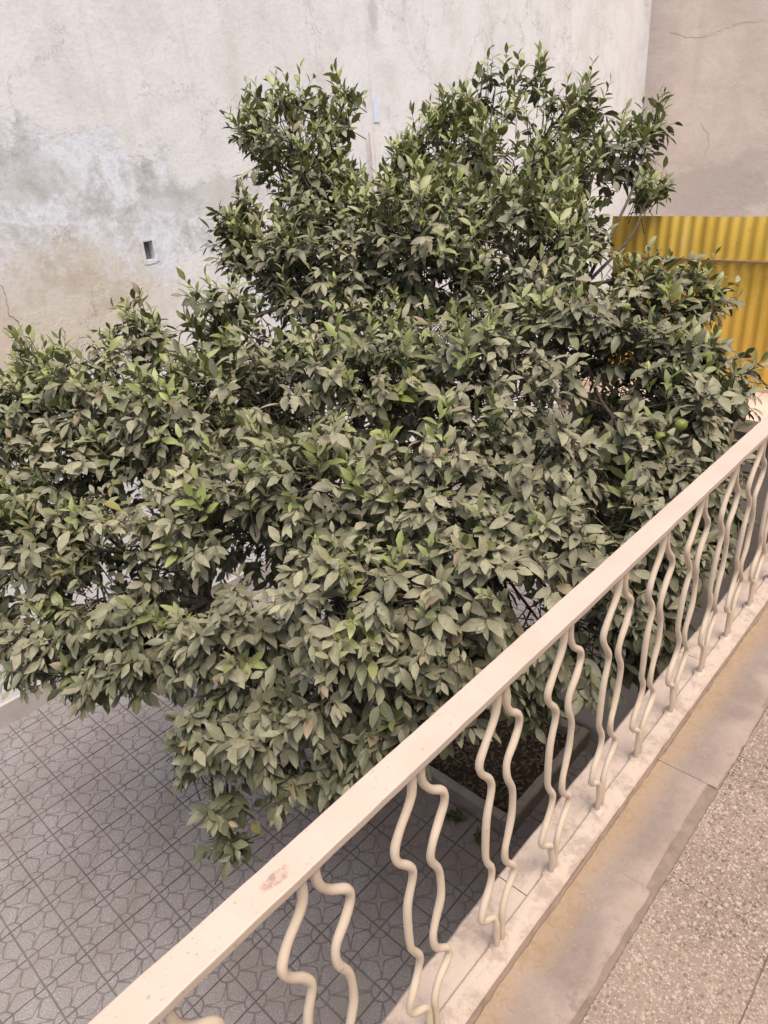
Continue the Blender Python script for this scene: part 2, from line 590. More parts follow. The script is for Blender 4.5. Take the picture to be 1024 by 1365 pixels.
def tile_mesh():
    """one moulded cement tile: a four-pointed star, four petals and four quarter rounds standing proud of the joints"""
    V, F = [], []

    def piece(poly, h):
        n = len(poly)
        cx = sum(a for a, b in poly) / n
        cy = sum(b for a, b in poly) / n
        b0 = len(V)
        for ins, z in ((0.0, 0.006), (0.0, h - .0022), (.0036, h)):
            for i, (a, b) in enumerate(poly):
                pa, pb = poly[i - 1]
                na, nb = poly[(i + 1) % n]
                e1 = Vector((a - pa, b - pb)).normalized()
                e2 = Vector((na - a, nb - b)).normalized()
                nr = Vector((-(e1.y + e2.y), e1.x + e2.x))
                if nr.length < 1e-5: nr = Vector((cx - a, cy - b))
                nr.normalize()
                V.append((a + nr.x * ins, b + nr.y * ins, z))
        for r in range(2):
            for i in range(n):
                j = (i + 1) % n
                F.append((b0 + r * n + i, b0 + r * n + j, b0 + (r + 1) * n + j, b0 + (r + 1) * n + i))
        F.append(tuple(b0 + 2 * n + i for i in range(n)))

    T, g, E = TS, .0115, .483 * TS
    tip, con = .235 * T, .088 * T
    star = []
    for q in range(4):
        a = math.pi / 4 + q * math.pi / 2
        star.append((tip * 1.414 * math.cos(a), tip * 1.414 * math.sin(a)))
        a2 = a + math.pi / 4
        star.append((con * math.cos(a2), con * math.sin(a2)))
    piece(star, .012)
    R = .245 * T
    for q in range(4):
        ca, sa_ = math.cos(q * math.pi / 2), math.sin(q * math.pi / 2)
        rot = lambda a, b: (a * ca - b * sa_, a * sa_ + b * ca)
        # petal towards +y
        pts = [(0, con + g * 1.0)]
        pts.append((tip * .55, tip * .66 + g * .95))
        pts.append((tip + .0, tip + g * 1.2))
        cc = .5 * T
        for ang in (222, 204, 186):
            pts.append((cc + (R + g * .5) * math.cos(math.radians(ang)), cc + (R + g * .5) * math.sin(math.radians(ang))))
        right = [(a, min(b, E)) for a, b in pts]
        right[3] = (right[3][0] - .0015, right[3][1] + .0035)
        right[-1] = (right[-1][0], E)
        left = [(-a, b) for a, b in reversed(right[1:])]
        poly = [right[0]] + right[1:] + left
        piece([rot(a, b) for a, b in poly], .0115)
        # quarter round in the corner
        qd = [(E, E)]
        for ang in (182, 202, 225, 248, 268):
            qd.append((cc + (R - g * .5) * math.cos(math.radians(ang)), cc + (R - g * .5) * math.sin(math.radians(ang))))
        qd[1] = (qd[1][0], E)
        qd[-1] = (E, qd[-1][1])
        piece([rot(a, b) for a, b in qd], .0115)
    nf = len(F)
    b0 = len(V)
    for z in (0.0005, .0072):
        V += [(-E, -E, z), (E, -E, z), (E, E, z), (-E, E, z)]
    F.append((b0 + 4, b0 + 5, b0 + 6, b0 + 7))
    for k in range(4): F.append((b0 + k, b0 + (k + 1) % 4, b0 + 4 + (k + 1) % 4, b0 + 4 + k))
    return V, F, nf


tv, tf, tnf = tile_mesh()
tmes = []
for kv in range(5):                            # castings differ a little: wavering outlines, worn pieces
    tme = bpy.data.meshes.new('paving_tile')
    jv = []
    for (a, b, c) in tv:
        w = 0 if (c < .001 or abs(c - .0072) < 1e-6) else 1
        q = Vector((a * 38 + kv * 9.7, b * 38, kv * 3.3))
        ja = a + w * .0022 * noise.noise(q) + w * .0010 * noise.noise(q * 3)
        jb = b + w * .0022 * noise.noise(q + Vector((31, 7, 0))) + w * .0010 * noise.noise(q * 3 + Vector((3, 17, 0)))
        lim = .4885 * TS
        jv.append((max(-lim, min(lim, ja)), max(-lim, min(lim, jb)), c - w * (c > .009) * (.0016 + .0022 * noise.noise(Vector((a * 17 + kv * 5.1, b * 17, 8))))))
    tme.from_pydata(jv, [], tf)
    tme.materials.append(M['tile'])
    tme.materials.append(M['tgroove'])
    tme.polygons.foreach_set('material_index', [0 if i < tnf else 1 for i in range(len(tf))])
    tme.update()
    tmes.append(tme)
cells = []
X0, Y0 = -6.905, 1.46 - 12 * TS
for i in range(0, 21):
    for j in range(0, 34):
        x = X0 + (i + .5) * TS
        y = Y0 + (j + .5) * TS
        if x > -.6 or (y > 4.55 and x > -2.6): continue
        if -4.25 < x < -2.02 and 3.2 < y < 4.7: continue
        q = to_px(Vector((x, y, 0)))
        vis = q is not None and -50 < q[0] < 700 and 880 < q[1] < 1420
        cells.append((vis, -(q[2] if q else 99), x, y))
cells.sort(reverse=True)
rest_v, rest_f = [], []
for n, (vis, d, x, y) in enumerate(cells):
    rz = math.radians(uni(-.5, .5)) + random.choice((0, 1, 2, 3)) * math.pi / 2
    if n < 300 and vis:
        o = bpy.data.objects.new('paving_tile', tmes[random.randrange(5)])
        C.objects.link(o)
        o.parent = ground
        o.location = (x + uni(-.0015, .0015), y + uni(-.0015, .0015), uni(-.001, .0015))
        o.rotation_euler = (uni(-.006, .006), uni(-.006, .006), rz)
    else:
        b0 = len(rest_v)
        rest_v += [(x + a, y + b, c) for a, b, c in tv]
        rest_f += [tuple(b0 + k for k in f) for f in tf]
ro = mesh_obj('distant_paving_tiles', rest_v, rest_f, M['tile'], ground)
tag(ro, kind='stuff')
ro.data.materials.append(M['tgroove'])
ro.data.polygons.foreach_set('material_index', [0 if i % len(tf) < tnf else 1 for i in range(len(rest_f))])

# ------------------------------------------------------------------ the long plastered wall
WH = 9.5
wall = empty('plaster_wall', (XW, 5.0, 0))
tag(wall, 'long pale plastered courtyard wall with peeling grey and ochre patches behind the tree', 'wall')
HY0, HY1, HZ0, HZ1 = 3.835, 3.935, 4.165, 4.34    # the small square hole
V, F = [], []
ys = [-6, HY0, HY1, YE]
zs = [0, HZ0, HZ1, WH]
for z in zs:
    for y in ys: V.append((0, y - 5.0, z))
for a in range(3):
    for b in range(3):
        if a == 1 and b == 1: continue
        F.append((a * 4 + b, a * 4 + b + 1, a * 4 + 5 + b, a * 4 + 4 + b))
n0 = len(V)
for z, y in ((HZ0, HY0), (HZ0, HY1), (HZ1, HY1), (HZ1, HY0)): V.append((-.09, y - 5.0, z))
ring = [5, 6, 10, 9]
for k in range(4): F.append((ring[k], ring[(k + 1) % 4], n0 + (k + 1) % 4, n0 + k))
n1 = len(V)
V += [(-.3, -11, 0), (-.3, YE - 5, 0), (-.3, YE - 5, WH), (-.3, -11, WH)]
F.append((n1, n1 + 3, n1 + 2, n1 + 1))
F.append((12, 15, n1 + 2, n1 + 3))
mesh_obj('plaster_face', V, F, M['wall'], wall)
box('hole_back', -.088, -.080, HY0 - 5.0 + .001, HY1 - 5.0 - .001, HZ0 + .001, HZ1 - .001, M['hole'], wall)
for (a, b, c, d) in ((HY0 - .035, HY0 - .004, HZ0 - .03, HZ1 + .02), (HY1 + .004, HY1 + .034, HZ0 - .02, HZ1 + .015),
                     (HY0 - .002, HY1 + .002, HZ0 - .034, HZ0 - .003), (HY0 - .002, HY1 + .002, HZ1 + .003, HZ1 + .022)):
    o = box('hole_rim', .002, .0055, a - 5, b - 5, c, d, M['wall'], wall, .0015)
    for v in o.data.vertices:
        v.co.y += uni(-.008, .008)
        v.co.z += uni(-.010, .010)
# flaked strip beside the vertical seam
fl_pts = [(7.285, 5.28), (7.30, 5.50), (7.32, 5.575), (7.345, 5.58), (7.40, 5.53), (7.405, 5.33), (7.385, 5.275)]
V = [(.002, a - 5, b) for a, b in fl_pts] + [(.010, a - 5, b) for a, b in fl_pts]
n = len(fl_pts)
F = [tuple(range(n, 2 * n))] + [(k, (k + 1) % n, n + (k + 1) % n, n + k) for k in range(n)]
mesh_obj('plaster_flake', V, F, M['flake'], wall)
V, F = [], []
pts = []
for i in range(40):
    z = 4.6 + i * (WH - 4.6) / 39
    pts.append((.002, 7.27 + .012 * noise.noise(Vector((z * 2, 0, 3))) - 5, z))
V, F = tube_geo(pts, [.008 + .003 * noise.noise(Vector((p[2] * 5, 1, 1))) for p in pts], 5)
mesh_obj('plaster_seam', V, F, M['wall'], wall)


def crack(parent, pts2, plane, w=.010):
    """a thin dark crack: a raised-edge hairline built as a narrow strip"""
    V, F = [], []
    fine = catmull([Vector((a, b, 0)) for a, b in pts2], 14)
    for i, p in enumerate(fine):
        j = noise.noise(Vector((p.x * 9, p.y * 9, 2))) * .045 + noise.noise(Vector((p.x * 33, p.y * 33, 2))) * .014
        ww = w * (.5 + .8 * abs(noise.noise(Vector((p.x * 9, p.y * 9, 5))))) * (1 - abs(2 * i / (len(fine) - 1) - 1) ** 4)
        for s in (-1, 1):
            V.append(plane(p.x + j + s * ww * .5, p.y + j * .5 + s * ww * .5))
    for i in range(len(fine) - 1):
        F.append((2 * i, 2 * i + 1, 2 * i + 3, 2 * i + 2))
    return mesh_obj('crack', V, F, M['groove'], parent)


lw = lambda y, z: (.0035, y - 5, z)
crack(wall, [(2.36, 4.35), (2.40, 4.05), (2.43, 3.85), (2.50, 3.6), (2.52, 3.3)], lw, .005)
sk = rough_slab('skirting', .002, .035, -11, YE - 5.02, .0, .27, M['skirt'], wall, .25, .006, .01)

# the end wall
endw = empty('end_wall', (-3, YE, 0))
tag(endw, 'tall brownish rendered wall at the far end, right of the corner', 'wall')
box('render_face', -4.1, 12, 0, .3, 0, WH, M['end'], endw)
ew = lambda x, z: (x + 3, -.0035, z)
crack(endw, [(-6.50, 6.48), (-6.3, 6.42), (-6.05, 6.32), (-5.76, 6.315), (-5.5, 6.37), (-5.24, 6.42), (-4.7, 6.40)], ew, .006)
crack(endw, [(-5.7, 5.0), (-5.5, 4.7), (-5.55, 4.4)], ew, .005)

# upright pipes standing along the wall
pp = mesh_obj('wall_pipe', *tube_geo([(0, 0, 0), (0, 0, 5.06)], [.017, .017], 10), M['steel'], None, True, (XW + .07, 7.86, 0))
tag(pp, 'thin brown pipe sticking up just right of the pale blue plaster flake', 'pipe', 'pipes on the long wall')
pp = mesh_obj('wall_pipe', *tube_geo([(0, 0, 0), (0, 0, 5.17)], [.011, .011], 10), M['steel'], None, True, (XW + .05, 7.14, 0))
tag(pp, 'very thin pipe rising beside the tall left shoot of the tree', 'pipe', 'pipes on the long wall')

# ------------------------------------------------------------------ block with coping and yellow corrugated screen
blk = empty('landing_wall', (-1.6, 4.6, 0))
tag(blk, 'grey cement landing wall with pale stone coping below the yellow sheets', 'wall')
box('wall_body', -.92, 2.6, .03, .72, 0, 3.25, M['block'], blk, .008)
for k in range(6):
    xa = -.96 + k * .62
    rough_slab('coping_slab', 0, .617, 0, .66, 0, .085, M['coping'], blk, .06, .002, .006, k * 3.3).location = (xa, -.045, 3.25)
FY = 5.11
ZB, ZM, ZT = 3.342, 4.19, 4.455
scr = empty('sheet_screen', (-1.6, FY, ZB))
tag(scr, 'yellow corrugated metal screen in two rows standing on the coping behind the tree', 'screen')


def corr(name, x0, x1, z0, z1, yoff, ph, lean=0.0):
    V, F = [], []
    pitch, amp = .078, .0055
    n = int((x1 - x0) / pitch * 10)
    for i in range(n + 1):
        x = x0 + (x1 - x0) * i / n
        y = yoff + amp * math.cos(2 * math.pi * (x / pitch + ph))
        wob = .004 * noise.noise(Vector((x * 3, ph, 0)))
        for (z, yy) in ((z0 + wob, 0), ((z0 + z1) / 2, .004 * noise.noise(Vector((x * 2, 4, ph)))), (z1 + wob * 1.5, lean)):
            V.append((x, y + yy, z))
    for i in range(n):
        for k in range(2):
            a = i * 3 + k
            F.append((a, a + 3, a + 4, a + 1))
    o = mesh_obj(name, V, F, M['yellow'], scr, True)
    md = o.modifiers.new('gauge', 'SOLIDIFY')
    md.thickness = .0012
    es_ = o.modifiers.new('hard_rim', 'EDGE_SPLIT')
    es_.split_angle = math.radians(50)
    return o


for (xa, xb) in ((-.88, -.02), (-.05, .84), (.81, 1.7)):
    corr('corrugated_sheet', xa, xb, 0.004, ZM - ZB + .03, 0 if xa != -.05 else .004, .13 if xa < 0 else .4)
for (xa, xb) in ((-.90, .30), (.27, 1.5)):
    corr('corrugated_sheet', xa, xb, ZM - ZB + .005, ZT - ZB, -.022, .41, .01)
box('cross_bar', -.9, 1.7, -.055, -.040, ZM - ZB - .009, ZM - ZB + .007, M['bar'], scr, .003)
for x in (-.86, .55, 1.6):
    box('post', x, x + .04, .02, .06, .004, ZT - ZB - .03, M['bar'], scr, .003)

# ------------------------------------------------------------------ planter
pl = empty('planter_bed', (-3.1, 3.95, 0))
tag(pl, 'square cement-rimmed planter bed of dark soil at the foot of the tree', 'planter')
px0, px1, py0, py1, ph = -1.05, 1.0, -.68, .62, .17
rough_slab('rim_wall', px1 - .085, px1, py0, py1, 0, ph, M['rim'], pl, .05, .006, .012, 1)
rough_slab('rim_wall', px0, px0 + .085, py0, py1, 0, ph, M['rim'], pl, .05, .006, .012, 2)
for (ya, sd) in ((py0, 3), (py1 - .085, 4)):
    o = rough_slab('rim_wall', 0, .085, px0 + .086, px1 - .086, 0, ph - .003, M['rim'], pl, .05, .006, .012, sd)
    o.rotation_euler = (0, 0, -math.pi / 2)
    o.location = (0, ya + .085, 0)
V, F = [], []
NX, NY = 36, 24
for i in range(NX + 1):
    for j in range(NY + 1):
        x = px0 + .08 + (px1 - px0 - .16) * i / NX
        y = py0 + .08 + (py1 - py0 - .16) * j / NY
        V.append((x, y, .085 + .03 * noise.noise(Vector((x * 4, y * 4, 0))) + .018 * noise.noise(Vector((x * 14, y * 14, 3)))))
for i in range(NX):
    for j in range(NY):
        a = i * (NY + 1) + j
        F.append((a, a + NY + 1, a + NY + 2, a + 1))
mesh_obj('soil', V, F, M['soil'], pl)
V, F = [], []
for i in range(1500):
    x = uni(px0 + .1, px1 - .1)
    y = uni(py0 + .1, py1 - .1)
    z = .1 + .03 * noise.noise(Vector((x * 4, y * 4, 0))) + uni(0, .015)
    a = uni(0, 6.28)
    l_, w_ = uni(.012, .04), uni(.005, .014)
    d = Vector((math.cos(a), math.sin(a), uni(-.3, .3)))
    s = Vector((-math.sin(a), math.cos(a), uni(-.5, .5)))
    c = Vector((x, y, z))
    b0 = len(V)
    V += [c - d * l_, c + s * w_, c + d * l_, c - s * w_]
    F.append((b0, b0 + 1, b0 + 2, b0 + 3))
tag(mesh_obj('leaf_litter', V, F, M['litter'], pl), kind='stuff')


def weed(loc, n, h, label):
    t = empty('weed', loc)
    tag(t, label, 'weed', 'weeds at the planter rim')
    V, F = [], []
    for i in range(n):
        a = uni(0, 6.28)
        ln = uni(.5, 1) * h
        d = Vector((math.cos(a) * .7, math.sin(a) * .7, uni(.3, 1.1))).normalized()
        s = Vector((-d.y, d.x, uni(-.3, .3))).normalized()
        p = Vector((uni(-1, 1) * h * .5, uni(-1, 1) * h * .5, 0.012))
        w_ = ln * uni(.10, .2)
        b0 = len(V)
        V += [p, p + d * ln * .5 + s * w_, p + d * ln - Vector((0, 0, ln * .35)), p + d * ln * .5 - s * w_]
        F.append((b0, b0 + 1, b0 + 2, b0 + 3))
    mesh_obj('leaves', V, F, M['weed'], t)


weed((-2.55, 3.16, 0), 60, .10, 'small weed tuft against the near planter rim')
weed((-2.28, 3.12, 0), 40, .08, 'smaller weed tuft by the planter corner nearest the balcony')

# ------------------------------------------------------------------ balcony
CT = 3.348                                    # top of the curb
FT = 3.330                                    # top of the floor finish
YB0, YB1 = -2.5, 4.5
bal = box('balcony_floor', -.652, 2.6, YB0, YB1, 3.13, FT - .0045, M['grout'])
tag(bal, kind='structure')
box('support_wall', -.40, -.15, YB0, YB1, 0, 3.128, M['block'], bal)
# outer curb: a worn slab and a raised band that carries the balusters
for (ya, yb, sd) in ((YB0, -.42, 1), (-.417, .985, 2), (.988, 2.12, 3), (2.123, 3.3, 4), (3.303, YB1, 5)):
    rough_slab('curb_slab', -.668, -.574, ya, yb, FT - .06, CT - .010, M['curb'], bal, .03, .0035, .006, sd * 2.7)
rough_slab('curb_band', -.580, -.5235, YB0, YB1, FT - .06, CT, M['curb'], bal, .03, .0016, .005, 8.8)
box('curb_joint', -.5225, -.518, YB0, YB1, FT - .03, FT - .006, M['groove'], bal)
# worn cement strip in separate slabs
for (ya, yb, xr, zt, sd) in ((YB0, .28, -.352, FT - .001, 1), (.2804, 1.198, -.358, FT - .001, 2), (1.1984, 1.608, -.372, FT - .001, 3), (1.6084, 2.012, -.345, FT + .0015, 4),
                             (2.0124, 2.753, -.356, FT + .000, 5), (2.7534, 3.6, -.362, FT + .001, 6), (3.6004, YB1, -.356, FT, 7)):
    rough_slab('strip_slab', -.517, xr, ya, yb, FT - .03, zt, M['strip'], bal, .012, .006, .003, sd * 5.1)
# terrazzo tiles
tx = [(-.343, -.0915), (-.0905, .161), (.162, .415), (.418, .669), (.672, .923)]
for i, (xa, xb) in enumerate(tx):
    for j in range(-5, 9):
        ya = j * .50 + (.03 if i % 2 else .0) + .27
        o = rough_slab('terrazzo_tile', xa + .001, xb - .001, ya + .0006, ya + .4994, FT - .025, FT + uni(-.0012, .0012), M['terr'], bal, .025, .0016, .002, i * 9.1 + j * 2.3)

box('unseen_house_face', 2.3, 2.6, YB0, YB1, FT - .004, 6.3, M['coping'], bal)  # unseen house wall behind the camera, added to cut side light and bounce warmth

# ------------------------------------------------------------------ railing
RZ = 4.148
XB = -.5639
rail = empty('balcony_railing', (XB, 2.0, CT))
tag(rail, 'cream painted balcony railing of paired wavy rods under a flat top bar', 'railing')
bm = bmesh.new()
add_box(bm, -.0373, .0171, YB0 - 2.0, YB1 + .05 - 2.0, RZ - .016 - CT, RZ - CT, .0022, 2)
es = [e for e in bm.edges if abs(e.verts[0].co.y - e.verts[1].co.y) > 1]
bmesh.ops.subdivide_edges(bm, edges=es, cuts=300)
for v in bm.verts:
    y = v.co.y
    v.co.z += .0012 * noise.noise(Vector((y * 5, v.co.x * 30, 0))) + .0005 * noise.noise(Vector((y * 40, v.co.x * 30, 2)))
    if abs(v.co.x) > .01:
        v.co.x += .0010 * noise.noise(Vector((y * 13, v.co.x * 50, 7))) + .0007 * noise.noise(Vector((y * 60, v.co.x * 50, 9)))
bm_obj('top_bar', bm, M['rail'], rail, False)
profL = [(-.013, 4.140), (-.016, 4.075), (-.050, 4.020), (-.067, 3.985), (-.062, 3.955), (-.036, 3.918), (-.029, 3.885), (-.047, 3.815), (-.050, 3.715), (-.042, 3.680),
         (-.027, 3.645), (-.032, 3.605), (-.058, 3.555), (-.067, 3.520), (-.055, 3.495), (-.022, 3.468), (-.013, 3.440), (-.0095, 3.395), (-.0095, 3.340)]
profR = [(.011, 4.140), (.013, 4.085), (.030, 4.045), (.058, 4.015), (.063, 3.985), (.048, 3.950), (.026, 3.912), (.024, 3.872), (.042, 3.818), (.043, 3.750), (.030, 3.700),
         (.017, 3.655), (.024, 3.610), (.055, 3.568), (.052, 3.540), (.026, 3.500), (.010, 3.458), (.0085, 3.400), (.0085, 3.340)]
y0b = .601
sp = .2413
for k in range(-10, 17):
    yc = y0b + k * sp + uni(-.004, .004)
    if yc > YB1 - .08: break
    q = to_px(Vector((XB, yc, 3.75)))
    if q is None and k < -6: continue
    for prof in (profL, profR):
        f = uni(.93, 1.07)
        pts = catmull([(uni(-.0015, .0015), yc - 2.0 + a * f + uni(-.002, .002), z - CT) for a, z in prof], 4)
        V, F = tube_geo(pts, [.0079 + .0004 * math.sin(i * .7) for i in range(len(pts))], 10)
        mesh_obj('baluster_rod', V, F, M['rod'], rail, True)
    V, F = [], []
    nn = 14
    for r_, z_ in ((.026, .0005), (.021, .004), (.013, .008), (.009, .010)):
        for i in range(nn):
            a = 2 * math.pi * i / nn
            rr = r_ * (1 + .18 * noise.noise(Vector((math.cos(a) * 2, math.sin(a) * 2, k + r_ * 20))))
            V.append((rr * .8 * math.cos(a), rr * 1.15 * math.sin(a), z_))
    for ring_ in range(3):
        for i in range(nn):
            j = (i + 1) % nn
            F.append((ring_ * nn + i, ring_ * nn + j, (ring_ + 1) * nn + j, (ring_ + 1) * nn + i))
    F.append(tuple(3 * nn + i for i in range(nn)))
    mesh_obj('mortar_foot', V, F, M['curb'], rail, True, (0, yc - 2.0, 0))

# ------------------------------------------------------------------ the citrus tree
T0 = Vector((-3.25, 4.0, .08))
tree = empty('citrus_tree', T0)
tag(tree, 'large bushy citrus tree with dusty grey-green leaves in the courtyard planter', 'tree')
# lobes of the crown: u, v in the photograph, depth, radius in photograph pixels, freshness of the leaves
LB = [
    (395, 205, 4.75, 90, .7), (455, 150, 4.75, 32, .85), (345, 175, 4.75, 40, .8), (350, 330, 4.6, 60, .45), (320, 290, 4.6, 30, .5), (430, 270, 4.6, 60, .5),
    (660, 120, 5.0, 45, .8), (735, 165, 5.0, 70, .8), (825, 200, 4.9, 55, .8), (862, 262, 4.8, 30, .75), (600, 200, 4.9, 60, .8), (690, 235, 4.6, 80, .85), (560, 250, 4.8, 50, .7),
    (640, 190, 4.8, 60, .8), (780, 250, 4.7, 40, .7), (870, 160, 4.9, 22, .8),
    (440, 350, 4.4, 100, .35), (560, 320, 4.3, 105, .45), (690, 350, 4.2, 105, .5), (770, 320, 4.3, 45, .6), (740, 290, 4.3, 50, .9),
    (880, 410, 4.1, 75, .5), (945, 385, 4.05, 38, .6), (965, 490, 3.75, 42, .3), (870, 500, 3.7, 75, .2), (770, 450, 3.8, 95, .2),
    (185, 445, 4.3, 52, .6), (60, 500, 4.2, 55, .6), (20, 540, 4.1, 50, .5), (285, 440, 4.2, 70, .5), (130, 530, 4.0, 80, .45), (230, 560, 3.8, 95, .4),
    (20, 630, 3.9, 60, .3), (50, 730, 3.7, 85, .2), (110, 640, 3.8, 80, .3), (55, 850, 3.6, 65, .15), (170, 740, 3.5, 100, .12), (190, 860, 3.4, 75, .1), (130, 800, 3.6, 80, .1), (110, 905, 3.5, 38, .1),
    (350, 540, 3.75, 115, .35), (490, 510, 3.8, 120, .35), (640, 510, 3.7, 120, .15), (420, 650, 3.35, 115, .35), (570, 660, 3.25, 115, .25), (710, 620, 3.3, 105, .15), (840, 600, 3.3, 70, .1), (930, 560, 3.3, 42, .08),
    (290, 700, 3.4, 110, .15), (310, 850, 3.2, 95, .1), (450, 800, 3.0, 110, .2), (560, 800, 2.95, 95, .15), (660, 770, 2.95, 95, .08), (760, 740, 2.95, 80, .08), (850, 700, 3.0, 60, .08),
    (275, 980, 3.2, 52, .06), (285, 1085, 3.2, 36, .06), (350, 960, 3.15, 70, .06), (440, 920, 3.0, 75, .06), (520, 900, 2.9, 60, .08), (600, 870, 2.9, 55, .08), (390, 1045, 3.15, 36, .06),
    (720, 830, 3.0, 65, .05), (820, 800, 3.1, 60, .05), (880, 760, 3.1, 45, .05), (250, 1020, 3.2, 30, .06), (305, 1130, 3.2, 18, .06),
    (900, 480, 3.75, 62, .2), (825, 470, 4.05, 55, .15), (980, 525, 3.45, 34, .1), (905, 535, 3.45, 52, .1), (830, 390, 4.2, 45, .4), (-60, 560, 4.1, 75, .4), (-50, 690, 3.9, 80, .2), (-40, 820, 3.7, 60, .1), (470, 265, 4.7, 45, .6), (505, 275, 4.7, 36, .6), (545, 215, 4.85, 34, .7), (515, 290, 4.6, 50, .55), (310, 320, 4.6, 28, .5), (930, 650, 3.35, 42, .05), (965, 600, 3.5, 36, .05), (940, 725, 3.4, 42, .05), (890, 815, 3.4, 46, .05), (975, 665, 3.6, 34, .05), (900, 640, 3.2, 45, .05), (850, 870, 3.5, 40, .05), (560, 925, 3.0, 48, .05), (600, 945, 3.1, 45, .05), (690, 925, 3.25, 42, .05), (520, 970, 3.1, 45, .05), (640, 880, 3.0, 60, .05), (480, 985, 3.1, 48, .05), (700, 880, 3.1, 50, .05), (780, 860, 3.15, 62, .05), (850, 820, 3.2, 50, .05), (910, 740, 3.2, 36, .05), (430, 1040, 3.15, 34, .05),
    (645, 90, 5.0, 26, .8), (700, 115, 5.0, 36, .8), (590, 160, 4.95, 36, .8), (790, 130, 5.0, 30, .8), (465, 115, 4.75, 20, .85), (385, 130, 4.75, 28, .85),
    # far side of the crown
    (450, 420, 5.4, 120, .2), (600, 420, 5.5, 130, .2), (730, 450, 5.2, 90, .2), (330, 500, 5.1, 110, .2), (220, 600, 4.7, 110, .2), (500, 560, 5.0, 130, .1), (640, 600, 4.6, 120, .1),
    (360, 700, 4.4, 120, .1), (560, 740, 4.0, 100, .1), (240, 760, 4.3, 80, .1), (690, 700, 4.0, 90, .1), (640, 280, 5.4, 90, .4), (80, 570, 4.7, 90, .2), (60, 710, 4.4, 90, .1), (150, 850, 4.1, 70, .1), (830, 560, 4.0, 80, .1), (800, 700, 3.7, 80, .05),
]
lobes = []
for (u, v, d, rp, fr) in LB:
    lobes.append((px(u, v, d), rp * d / 941.5, fr))
CEN = Vector((-3.1, 3.4, 2.6))


def ok(p):
    if p.x > -.80 and p.z < 4.5: return False
    if p.x > -.70: return False
    if p.x < XW + .08: return False
    if p.z < .35: return False
    if p.x > -2.65 and p.y > 4.42 and p.z < 3.45: return False
    if p.x > -2.62 and p.y > 4.98 and p.z < 4.5: return False
    return True


# openings in the crown where the dark inside or the wall behind shows
gaps = [(px(u, v, d), r) for (u, v, d, r) in (
    (345, 730, 3.15, .20), (350, 760, 3.5, .16), (125, 775, 3.4, .17), (130, 780, 3.75, .16), (815, 480, 3.6, .17), (820, 490, 3.95, .14), 
    (370, 890, 3.0, .14), (370, 900, 3.3, .13), (700, 440, 3.6, .13), (555, 430, 4.0, .13), (310, 620, 3.4, .12), (790, 560, 3.3, .12), (600, 560, 3.35, .12), (190, 630, 3.5, .10),
    (470, 300, 4.3, .12), (520, 260, 4.6, .14), (455, 960, 2.95, .08), (810, 690, 2.95, .12), (20, 590, 3.8, .16), (810, 275, 4.8, .13), (30, 790, 3.5, .10))]
twigs = []
for li, (c, r, fr) in enumerate(lobes):
    back = li >= len(LB) - 17
    dens = 46 if back else (80 if fr < .55 else 58)
    n = int(4 * math.pi * r * r * dens) + 4
    for i in range(n):
        d = Vector((random.gauss(0, 1), random.gauss(0, 1), random.gauss(0, 1))).normalized()
        rr = r * (.35 + .65 * rnd() ** .45) * (.88 + .3 * noise.noise(d * 2.2 + c * 3))
        p = c + d * rr
        if not ok(p): continue
        deep = 0
        for lj, (c2, r2, f2) in enumerate(lobes):
            if lj != li and (p - c2).length < r2 * .62: deep += 1
        if deep and rnd() < .62 + .12 * deep: continue
        if noise.noise(p * 2.3 + Vector((5, 0, 0))) < -.20 and rnd() < .85: continue
        if any((p - gc).length < gr * (1 + .4 * noise.noise(p * 5)) for gc, gr in gaps): continue
        out = (d * .75 + (p - CEN).normalized() * .5).normalized()
        twigs.append((p, out, fr, li))
print('twigs', len(twigs))

# leaf template: stations along the blade
ST = [(.20, .66), (.46, 1.0), (.76, .60)]
leaves = []          # (verts, colour, dust)
UVT = [(.5, 0)] + [q for s, w in ST for q in ((0, s), (.5, s), (1, s))] + [(.5, 1)]
LF = [(0, 2, 1), (0, 3, 2), (1, 2, 5, 4), (2, 3, 6, 5), (4, 5, 8, 7), (5, 6, 9, 8), (7, 8, 10), (8, 9, 10)]
UP = Vector((0, 0, 1))


def make_leaf(base, ldir, nref, L, W, droop, fold, twist):
    l = ldir.normalized()
    s = l.cross(nref)
    if s.length < 1e-3: s = l.orthogonal()
    s.normalize()
    nrm = s.cross(l).normalized()
    q = Quaternion(l, twist)
    s = q @ s
    nrm = q @ nrm
    vs_ = [base]
    for st, wf in ST:
        cpt = base + l * (L * st) - nrm * (droop * L * st * st)
        hw = W * .5 * wf
        vs_ += [cpt - s * hw + nrm * fold * hw, cpt, cpt + s * hw + nrm * fold * hw]
    vs_.append(base + l * L * (1 - droop * .3) - nrm * droop * L * 1.15)
    return vs_


